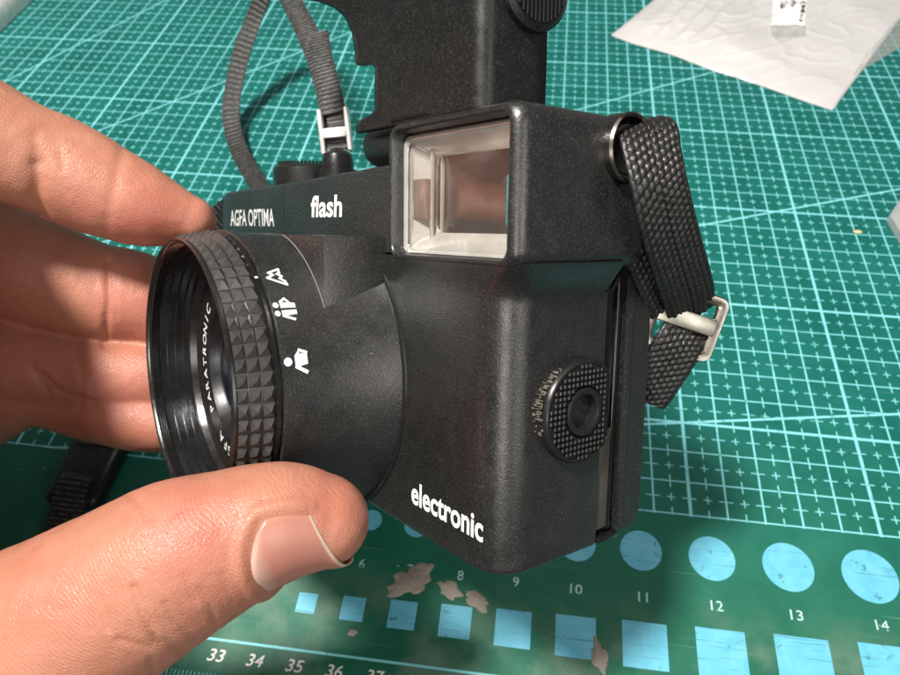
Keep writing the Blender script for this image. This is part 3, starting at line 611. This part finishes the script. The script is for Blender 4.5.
for j in range(nR):
    for i in range(nS):
        q = (j * W_ + i, j * W_ + i + 1, (j + 1) * W_ + i + 1, (j + 1) * W_ + i); F.append(q); F.append(tuple(off + k for k in q[::-1]))
for i in range(nS): F.append((i, i + 1, off + i + 1, off + i)); F.append((nR * W_ + i, nR * W_ + i + 1, off + nR * W_ + i + 1, off + nR * W_ + i))
for j in range(nR): F.append((j * W_, (j + 1) * W_, off + (j + 1) * W_, off + j * W_)); F.append((j * W_ + nS, (j + 1) * W_ + nS, off + (j + 1) * W_ + nS, off + j * W_ + nS))
t = NT('white_poly_film'); c = t.coord()
t.set(Base_Color=t.mix(t.noise(c, 30, 3), (0.56, 0.545, 0.54), (0.66, 0.65, 0.645)), Roughness=0.27, Normal=t.bump(t.noise(c, 45, 3, 0.5, 0.6), 0.0008, 0.12)); M['film'] = t.m
pouch = bpy.data.objects.new('mailing_pouch', None); COL.objects.link(pouch)
tag(pouch, 'wrinkled white plastic mailing pouch with a printed label, lying on the mat', 'pouch')
mesh('pouch_film', V, F, M['film'], pouch, True, 70)
# label (follows the film)
def inv_bag(px, py):
    p = on_mat(px, py, 4.0) / MM - A_; g = np.array([[e1[0] * e1l, e2[0] * LEN], [e1[1] * e1l, e2[1] * LEN]]); return np.linalg.solve(g, p[:2])
c0, c1, c2, c3 = inv_bag(771, 26), inv_bag(805, 26), inv_bag(812, -60), inv_bag(776, -60); c4, c5 = inv_bag(772.5, 38.5), inv_bag(805, 37.5)
def patch(name, q00, q10, q11, q01, lift, mat, n=16):
    V = []; F = []
    for j in range(n + 1):
        for i in range(n + 1):
            s_, r_ = ((q00 * (1 - i / n) + q10 * i / n) * (1 - j / n) + (q01 * (1 - i / n) + q11 * i / n) * j / n); p = bag_pt(s_, r_); V.append((p[0], p[1], bag_h(s_, r_) + lift))
    for j in range(n):
        for i in range(n): F.append((j * (n + 1) + i, j * (n + 1) + i + 1, (j + 1) * (n + 1) + i + 1, (j + 1) * (n + 1) + i))
    o = mesh(name, V, F, mat, pouch, True, 180); sm = o.modifiers.new('t', 'SOLIDIFY'); sm.thickness = 0.00008; sm.offset = 1; return o
patch('label', c0, c1, c2, c3, 0.18, plain('white_label_paper', (0.85, 0.85, 0.84), 0.55))
patch('label_window', c4, c5, c1, c0, 0.14, plain('grey_label_film', (0.46, 0.45, 0.43), 0.4))
M['ink'] = plain('black_ink', (0.015, 0.015, 0.015), 0.6)
def label_text(s, u0, u1, v0, v1, bold):
    def fn(X, Y):                     # text runs down the label's long side
        a_ = (u0 + u1) / 2 + Y * (u1 - u0); b_ = (v0 + v1) / 2 - X * (v1 - v0)
        q = (c0 * (1 - a_) + c1 * a_) * (1 - b_) + (c3 * (1 - a_) + c2 * a_) * b_; p = bag_pt(*q); return (p[0] * MM, p[1] * MM, (bag_h(*q) + 0.34) * MM)
    text_obj('label_lettering', s, 1, 1, fn, M['ink'], pouch, bold)
label_text('(ONG 0 (M6)', .78, .95, .03, .62, .01); label_text('RAW', .52, .66, .16, .37, .01); label_text('EG', .22, .38, .16, .40, .05)

# clear plastic things at the right edge
def frosted(name, colr, fac):
    t = NT(name); tr = t.n('ShaderNodeBsdfTransparent'); mx_ = t.n('ShaderNodeMixShader'); mx_.inputs[0].default_value = fac
    t.set(Base_Color=colr, Roughness=0.25); t.lk(tr.outputs[0], mx_.inputs[1]); t.lk(t.b.outputs[0], mx_.inputs[2]); t.lk(mx_.outputs[0], t.out.inputs[0]); return t.m
M['acrylic'] = frosted('grey_clear_plastic', (0.50, 0.53, 0.53), 0.55); M['clearbag'] = frosted('hazy_poly_film', (0.50, 0.52, 0.51), 0.28)
def sheet(name, pts, h, mat, label, cat, thick=0.5, rough=0.0, wrinkle=0.0):
    P = [on_mat(*p) / MM for p in pts]; n = len(P); ctr = sum(P) / n; rings = []
    for f_, z_ in ((1, 0.15), (1, 0.15 + thick), (.93, .3 + thick + h * .5), (.7, .3 + thick + h), (.4, .3 + thick + h * 1.1), (.1, .3 + thick + h * 1.1)):
        ring = []
        for i in range(n):
            for k in range(8):
                p = P[i] * (1 - k / 8) + P[(i + 1) % n] * k / 8; p = ctr + (p - ctr) * f_; ring.append((p[0], p[1], z_ + wrinkle * (abs(noise.noise(Vector((p[0] * .12, p[1] * .12, 2)))) * 2 if f_ < 1 else 0)))
        rings.append(ring)
    return tag(mesh(name, *loft(rings, True, True), mat, None, True, 30), label, cat)
sheet('clear_bag', [(848, 84), (866, 68), (905, 45), (960, 10), (930, -60), (810, -20), (815, 60)], 0.4, M['clearbag'], 'crumpled clear plastic bag sticking out from under the white pouch', 'plastic bag', .1, 0, 1.2)
sheet('clear_plastic_case', [(886, 221), (900, 200), (960, 192), (990, 240), (930, 290), (899, 243)], 1.0, M['acrylic'], 'clear grey plastic case cut off by the right edge of the mat view', 'plastic case', 3.0)
# silver case at the top left
rings = [[(p[0], p[2], z_) for p in rrect(-470 + q_, -336.5 - q_, 205 + q_, 400 - q_, 7, 0, 6)] for q_, z_ in ((0.4, 0.2), (0, 0.8), (0, 8)) + tuple((7 * (1 - math.cos(math.radians(g))), 8 + 7 * math.sin(math.radians(g))) for g in (15, 30, 45, 60, 75, 90))]
tag(mesh('silver_case', *loft(rings, True, True), plain('silver_plastic', (0.72, 0.70, 0.68), 0.35, 0.1), None, True, 50), 'silver rounded case at the top left corner', 'case')

# ------------------------------------------------------------------ the hand
chains = {
 'thumb': [(323, 520, 108.8, 7.3), (303, 519, 108, 8.3), (278, 522, 107, 9.3), (240, 534, 106, 10.3), (182, 558, 105, 12.1), (110, 600, 106, 13.7), (20, 652, 108, 16.0), (-90, 700, 112, 18), (-220, 690, 120, 23), (-320, 560, 138, 25)],
 'index': [(191, 221, 141.5, 5.0), (170, 215, 140.5, 6.6), (142, 206, 139, 8.2), (95, 186, 137, 9.7), (52, 166, 134.5, 10.1), (30, 158, 132.5, 10.1), (0, 147, 130.5, 11.0), (-70, 116, 126, 12), (-160, 95, 124, 13), (-270, 130, 128, 16)],
 'middle': [(205, 335, 161, 7.5), (152, 302, 158.5, 10), (92, 291, 156, 11.2), (30, 270, 153, 12.2), (-40, 245, 151, 12.6), (-150, 220, 151, 13), (-270, 230, 150, 17)],
 'ring': [(200, 378, 160, 6.8), (147, 376, 158.5, 8.2), (88, 372, 157.5, 9.4), (22, 358, 157, 10.8), (-60, 335, 156, 12), (-160, 320, 155, 13), (-280, 350, 152, 18)],
 'pinky': [(192, 424, 158, 5.8), (142, 421, 157.5, 6.9), (88, 407, 158, 7.5), (34, 391, 159, 8.4), (-36, 402, 160, 13.0), (-130, 430, 158, 17), (-280, 470, 150, 22)],
 'shading_web': [(-145, 165, 121, 14), (-133, 285, 117, 17), (-136, 400, 115, 17.5), (-140, 600, 114, 17)],  # out of view, bulked up to keep lamp light off the fingers
 'palm': [(-270, 150, 130, 17), (-290, 300, 136, 20), (-300, 470, 138, 23), (-320, 560, 140, 26), (-460, 600, 138, 27), (-680, 640, 140, 29)]}
HV = []; HF = []
def sweep(ch, n=40):
    P = np.array([np.array(pw(*c_[:3])) / MM for c_ in ch]); R_ = np.array([c_[3] for c_ in ch], float)
    T = []; RR = []
    for i in range(len(P) - 1):
        p0, p1, p2, p3 = P[max(i - 1, 0)], P[i], P[i + 1], P[min(i + 2, len(P) - 1)]; m = max(4, int(np.linalg.norm(p2 - p1) / 1.2))
        for k in range(m):
            s_ = k / m; T.append(0.5 * ((2 * p1) + (-p0 + p2) * s_ + (2 * p0 - 5 * p1 + 4 * p2 - p3) * s_ * s_ + (-p0 + 3 * p1 - 3 * p2 + p3) * s_ ** 3)); r0, r1, r2, r3 = R_[max(i - 1, 0)], R_[i], R_[i + 1], R_[min(i + 2, len(P) - 1)]; RR.append(0.5 * (2 * r1 + (r2 - r0) * s_ + (2 * r0 - 5 * r1 + 4 * r2 - r3) * s_ * s_ + (-r0 + 3 * r1 - 3 * r2 + r3) * s_ ** 3))
    T.append(P[-1]); RR.append(R_[-1]); T = np.array(T); RR = np.array(RR)
    tan = np.gradient(T, axis=0); tan /= np.linalg.norm(tan, axis=1)[:, None]
    rings = []
    ref = np.array([0, 0, 1.0])
    def ring(c_, t_, r_):
        e = np.cross(t_, ref); e /= np.linalg.norm(e); g = np.cross(t_, e); return [c_ + (e * math.cos(2 * math.pi * k / n) + g * math.sin(2 * math.pi * k / n)) * r_ for k in range(n)]
    for k in range(7, 0, -1): a_ = math.pi / 2 * k / 7.3; rings.append(ring(T[0] - tan[0] * RR[0] * math.sin(a_), tan[0], RR[0] * math.cos(a_)))
    for c_, t_, r_ in zip(T, tan, RR): rings.append(ring(c_, t_, r_))
    for k in range(1, 8): a_ = math.pi / 2 * k / 7.3; rings.append(ring(T[-1] + tan[-1] * RR[-1] * math.sin(a_), tan[-1], RR[-1] * math.cos(a_)))
    return loft(rings, True, True), T, RR, tan
axes = {}
for nm, ch in chains.items():
    (V, F), T, RR, tan = sweep(ch); b = len(HV); HV += V; HF += [tuple(b + i for i in f) for f in F]; axes[nm] = (T, RR, tan)
tmp = mesh('tmp_hand', HV, HF, None, None)
rm = tmp.modifiers.new('r', 'REMESH'); rm.mode = 'VOXEL'; rm.voxel_size = 0.00050; rm.adaptivity = 0
sm = tmp.modifiers.new('s', 'SMOOTH'); sm.iterations = 13; sm.factor = 0.5
bpy.context.view_layer.update()
hme = bpy.data.meshes.new_from_object(tmp.evaluated_get(bpy.context.evaluated_depsgraph_get())); bpy.data.objects.remove(tmp)
nv = len(hme.vertices); X = np.empty(nv * 3); hme.vertices.foreach_get('co', X); X = X.reshape(-1, 3) / MM
Nn = np.empty(nv * 3); hme.vertices.foreach_get('normal', Nn); Nn = Nn.reshape(-1, 3)
Yc = (X - CC) @ RC.T; U = np.c_[450 + FPX * Yc[:, 0] / Yc[:, 2], 337.5 + FPX * Yc[:, 1] / Yc[:, 2]]
facing = np.clip((-(X - CC) / np.linalg.norm(X - CC, axis=1)[:, None] * Nn).sum(1), 0, 1)
disp = np.zeros(nv)
def seg_dist(pts):
    best = np.full(nv, 1e9)
    for p, q in zip(pts, pts[1:]):
        p, q = np.array(p, float), np.array(q, float); v = q - p; s_ = np.clip(((U - p) @ v) / (v @ v), 0, 1); best = np.minimum(best, np.linalg.norm(U - (p + s_[:, None] * v), axis=1))
    return best
creases = [  # polyline in the photo, depth mm, width px, depth range of the finger it is on
 ([(37, 166), (38, 180), (37, 198), (42, 218)], 0.5, 7.0, (110, 140)), ([(35, 135), (37, 160)], 0.25, 7.0, (110, 140)), 
 ([(122, 152), (113, 190), (104, 238)], .22, 6, (110, 142)), ([(60, 148), (63, 170)], .12, 3, (110, 142)),
 ([(108, 262), (109, 300), (104, 345)], .55, 3.5, (140, 165)), ([(117, 270), (116, 320)], .2, 2, (140, 165)),
 ([(40, 372), (60, 392), (95, 402)], .5, 3, (140, 170)), ([(8, 352), (30, 365), (48, 392)], .5, 4, (140, 170)), ([(74, 346), (82, 372), (80, 408)], .3, 3.5, (140, 170)),
 ([(134, 588), (142, 612), (156, 640), (182, 652), (214, 634)], .42, 3.8, (85, 125)), ([(166, 604), (176, 622), (196, 640)], .22, 3.0, (85, 125)), ([(100, 598), (108, 630)], .25, 2.5, (85, 125)), ([(200, 590), (212, 610), (216, 628)], .18, 3.0, (85, 125)), ([(118, 640), (150, 648)], .2, 3.0, (85, 125)), ([(150, 660), (160, 690)], .2, 3.0, (85, 125)),
 ([(128, 494), (142, 505), (150, 520)], .28, 3, (85, 125)), ([(185, 575), (196, 600)], .14, 3.0, (85, 125)), ([(222, 575), (232, 600)], .12, 3.0, (85, 125))]
for pts, dep, wid, (z0, z1) in creases:
    d_ = seg_dist(pts); m = (Yc[:, 2] > z0) & (Yc[:, 2] < z1) & (facing > 0.05); disp -= m * dep * np.exp(-(d_ / wid) ** 2); disp += m * dep * .12 * np.exp(-((d_ - 2.4 * wid) / (1.2 * wid)) ** 2)
# soft knuckle and flesh unevenness
for i in range(nv):
    p = X[i]; disp[i] += 0.28 * noise.noise(Vector((p[0] * .11, p[1] * .11, p[2] * .11))) + 0.06 * noise.noise(Vector((p[0] * .5, p[1] * .5, p[2] * .5)))
# nail bed: groove and folds around the nail of the thumb
T, RR, tan = axes['thumb']
cp = (T - CC) @ RC.T; cpx = 450 + FPX * cp[:, 0] / cp[:, 2]
s_tip = 0; vis = np.where((cpx > 225) & (cpx <= 352))[0]
def frame_at(i):
    t_ = -tan[i]; vdir = CC - T[i]; e = vdir - t_ * (vdir @ t_); e /= np.linalg.norm(e); g = np.cross(e, t_); 
    if (RC @ g)[1] < 0: g = -g
    return t_, e, g                     # along to the tip, towards the viewer, downwards in the picture
near = np.where((np.abs(U[:, 0] - 300) < 110) & (np.abs(U[:, 1] - 530) < 110) & (Yc[:, 2] < 125))[0]
arcl = np.concatenate([[0], np.cumsum(np.linalg.norm(np.diff(T, axis=0), axis=1))])   # distance from the tip centre, mm
def s_of(px): return float(np.interp(-px, -cpx[:60], arcl[:60]))
S_BASE = s_of(250); PH0, PH1 = math.radians(-6), math.radians(104)
S_F0 = s_of(309)
def s_free(ph): q = (ph - PH0) / (PH1 - PH0); return -4.4 + (S_F0 + 4.4) * (1 - q) ** 1.05
for i in near:
    k = int(np.argmin(((T[:60] - X[i]) ** 2).sum(1))); t_, e, g = frame_at(k); v = X[i] - T[k]; ph = math.atan2(v @ g, v @ e); s_ = arcl[k] - v @ t_
    ds = min(S_BASE + 0.5 * 0 - s_ - 2.8 * abs((ph - (PH0 + PH1) / 2) / (PH1 - PH0) * 2) ** 2.6, s_ - s_free(min(max(ph, PH0), PH1))); dphi = min(ph - PH0, PH1 - ph) * RR[k]
    ins = min(ds, dphi)
    if ins > 0: disp[i] -= 0.32 * min(1, ins / .8)
    elif ins > -2.4 and s_ > s_free(min(max(ph, PH0), PH1)) - .2: disp[i] += 0.46 * math.sin(math.pi * min(1, -ins / 2.4)) * min(1, max(0, (s_ - 1.0) / 3)) 
X = X + Nn * disp[:, None]
hme.vertices.foreach_set('co', (X * MM).ravel()); 
flush = np.zeros(nv)
for (px, py, rad, st, z0, z1) in ((190, 528, 55, .9, 85, 125), (340, 500, 45, .6, 85, 125), (150, 225, 50, .9, 125, 150), (90, 205, 40, .5, 125, 150), (140, 300, 60, .7, 140, 175), (100, 400, 70, .8, 140, 175), (20, 300, 60, .5, 140, 175), (60, 600, 70, .35, 85, 130)):
    flush = np.maximum(flush, st * np.exp(-(((U - np.array([px, py])) ** 2).sum(1) / rad ** 2)) * ((Yc[:, 2] > z0) & (Yc[:, 2] < z1)))
at = hme.attributes.new('flush', 'FLOAT', 'POINT'); at.data.foreach_set('value', flush.astype(np.float32))
for p in hme.polygons: p.use_smooth = True
t = NT('skin'); c = t.coord(); fa = t.n('ShaderNodeAttribute', attribute_name='flush').outputs['Fac']
n1 = t.noise(c, 90, 4, 0.6); n2 = t.noise(c, 420, 4, 0.65); n3 = t.noise(c, 1600, 3)
base = t.mix(t.ramp(n1, .3, .7), (0.40, 0.165, 0.102), (0.47, 0.215, 0.140)); base = t.mix(t.math('MULTIPLY', fa, 0.75), base, (0.42, 0.112, 0.082)); base = t.mix(t.ramp(t.noise(c, 210, 4, 0.6), .50, .66, 0, .30), base, (0.50, 0.24, 0.17)); base = t.mix(t.ramp(n2, .52, .72, 0, .5), base, (0.43, 0.150, 0.10))
wv_ = t.n('ShaderNodeTexWave', wave_type='BANDS', bands_direction='DIAGONAL'); t.lk(c, wv_.inputs[0]); wv_.inputs['Scale'].default_value = 680; wv_.inputs['Distortion'].default_value = 14; wv_.inputs['Detail'].default_value = 1.0; wv_.inputs['Detail Scale'].default_value = 0.22
vo = t.voro(t.mapping(c, (1, 1, 1)), 1900, 'DISTANCE_TO_EDGE'); cell = t.ramp(vo.outputs['Distance'], 0, .18)
hh = t.math('ADD', t.math('MULTIPLY', wv_.outputs[1], t.ramp(n1, .40, .62, 0.08, .42)), t.math('ADD', t.math('MULTIPLY', cell, .35), t.math('MULTIPLY', n3, .5)))
pore = t.ramp(t.voro(c, 1500).outputs['Distance'], 0.0, 0.35)
hh = t.math('ADD', t.math('ADD', hh, t.math('MULTIPLY', n2, 1.4)), t.math('MULTIPLY', pore, 0.45))
t.set(Base_Color=base, Roughness=t.ramp(n2, .3, .7, .34, .52), Normal=t.bump(hh, 0.00008, 0.9), Subsurface_Weight=0.16, Subsurface_Radius=(1.0, 0.32, 0.16), Subsurface_Scale=0.0022); t.b.inputs['Specular IOR Level'].default_value = 0.45; M['skin'] = t.m
HAND = link('person', hme, M['skin'])
tag(HAND, 'bare hand gripping the lens ring between thumb and fingers', 'hand')
# nail plate
def axis_at(s_):
    if s_ >= 0: return np.array([np.interp(s_, arcl, T[:, k]) for k in range(3)]), float(np.interp(s_, arcl, RR)), s_
    return T[0] - tan[0] * (-s_), RR[0], s_
TH_AX = T[0] - T[int(np.argmin(np.abs(arcl - S_BASE)))]; TH_AX /= np.linalg.norm(TH_AX)
vd = CC - T[0]; NE = vd - TH_AX * (vd @ TH_AX); NE /= np.linalg.norm(NE); NG = np.cross(NE, TH_AX)
if (RC @ NG)[1] < 0: NG = -NG
NL, NP = 26, 30; V = []
for li in range(NL + 1):
    for pi_ in range(NP + 1):
        ph = PH0 + (PH1 - PH0) * pi_ / NP; q = 2 * pi_ / NP - 1
        sb = S_BASE - 2.8 * abs(q) ** 2.6; sf = s_free(ph); s_ = sb + (sf - sb) * li / NL
        c_, r_, _ = axis_at(s_)
        rn = (r_ if s_ >= 0 else math.sqrt(max(1, RR[0] ** 2 - s_ * s_))) - 0.06 + 0.04 * max(0, li / NL - .6) / .4 - (0.5 if li == 0 else 0.1 if li == 1 else 0) - (0.4 if pi_ in (0, NP) else 0.0)
        V.append(c_ + (NE * math.cos(ph) + NG * math.sin(ph)) * rn)
F = [(j * (NP + 1) + i, j * (NP + 1) + i + 1, (j + 1) * (NP + 1) + i + 1, (j + 1) * (NP + 1) + i) for j in range(NL) for i in range(NP)]
t = NT('thumb_nail'); c = t.coord(); at_ = t.n('ShaderNodeAttribute', attribute_name='along').outputs['Fac']
colr = t.mix(t.ramp(at_, .12, .30), (0.58, 0.37, 0.29), (0.45, 0.195, 0.145)); colr = t.mix(t.ramp(at_, .93, .96), colr, (0.60, 0.44, 0.34))
t.set(Base_Color=colr, Roughness=0.33, Normal=t.bump(t.noise(c, 500, 3), 0.00003, 0.5), Subsurface_Weight=0.15, Subsurface_Radius=(1, .4, .25), Subsurface_Scale=0.0012); M['nail'] = t.m
nail = mesh('thumb_nail', V, F, M['nail'], HAND, True, 180)
al = nail.data.attributes.new('along', 'FLOAT', 'POINT'); al.data.foreach_set('value', np.array([(li / NL) if li > NL * .6 else (li / NL) + 0.22 * abs(2 * pi_ / NP - 1.15) ** 1.5 for li in range(NL + 1) for pi_ in range(NP + 1)], dtype=np.float32))
sd = nail.modifiers.new('t', 'SOLIDIFY'); sd.thickness = 0.00026; sd.offset = 0
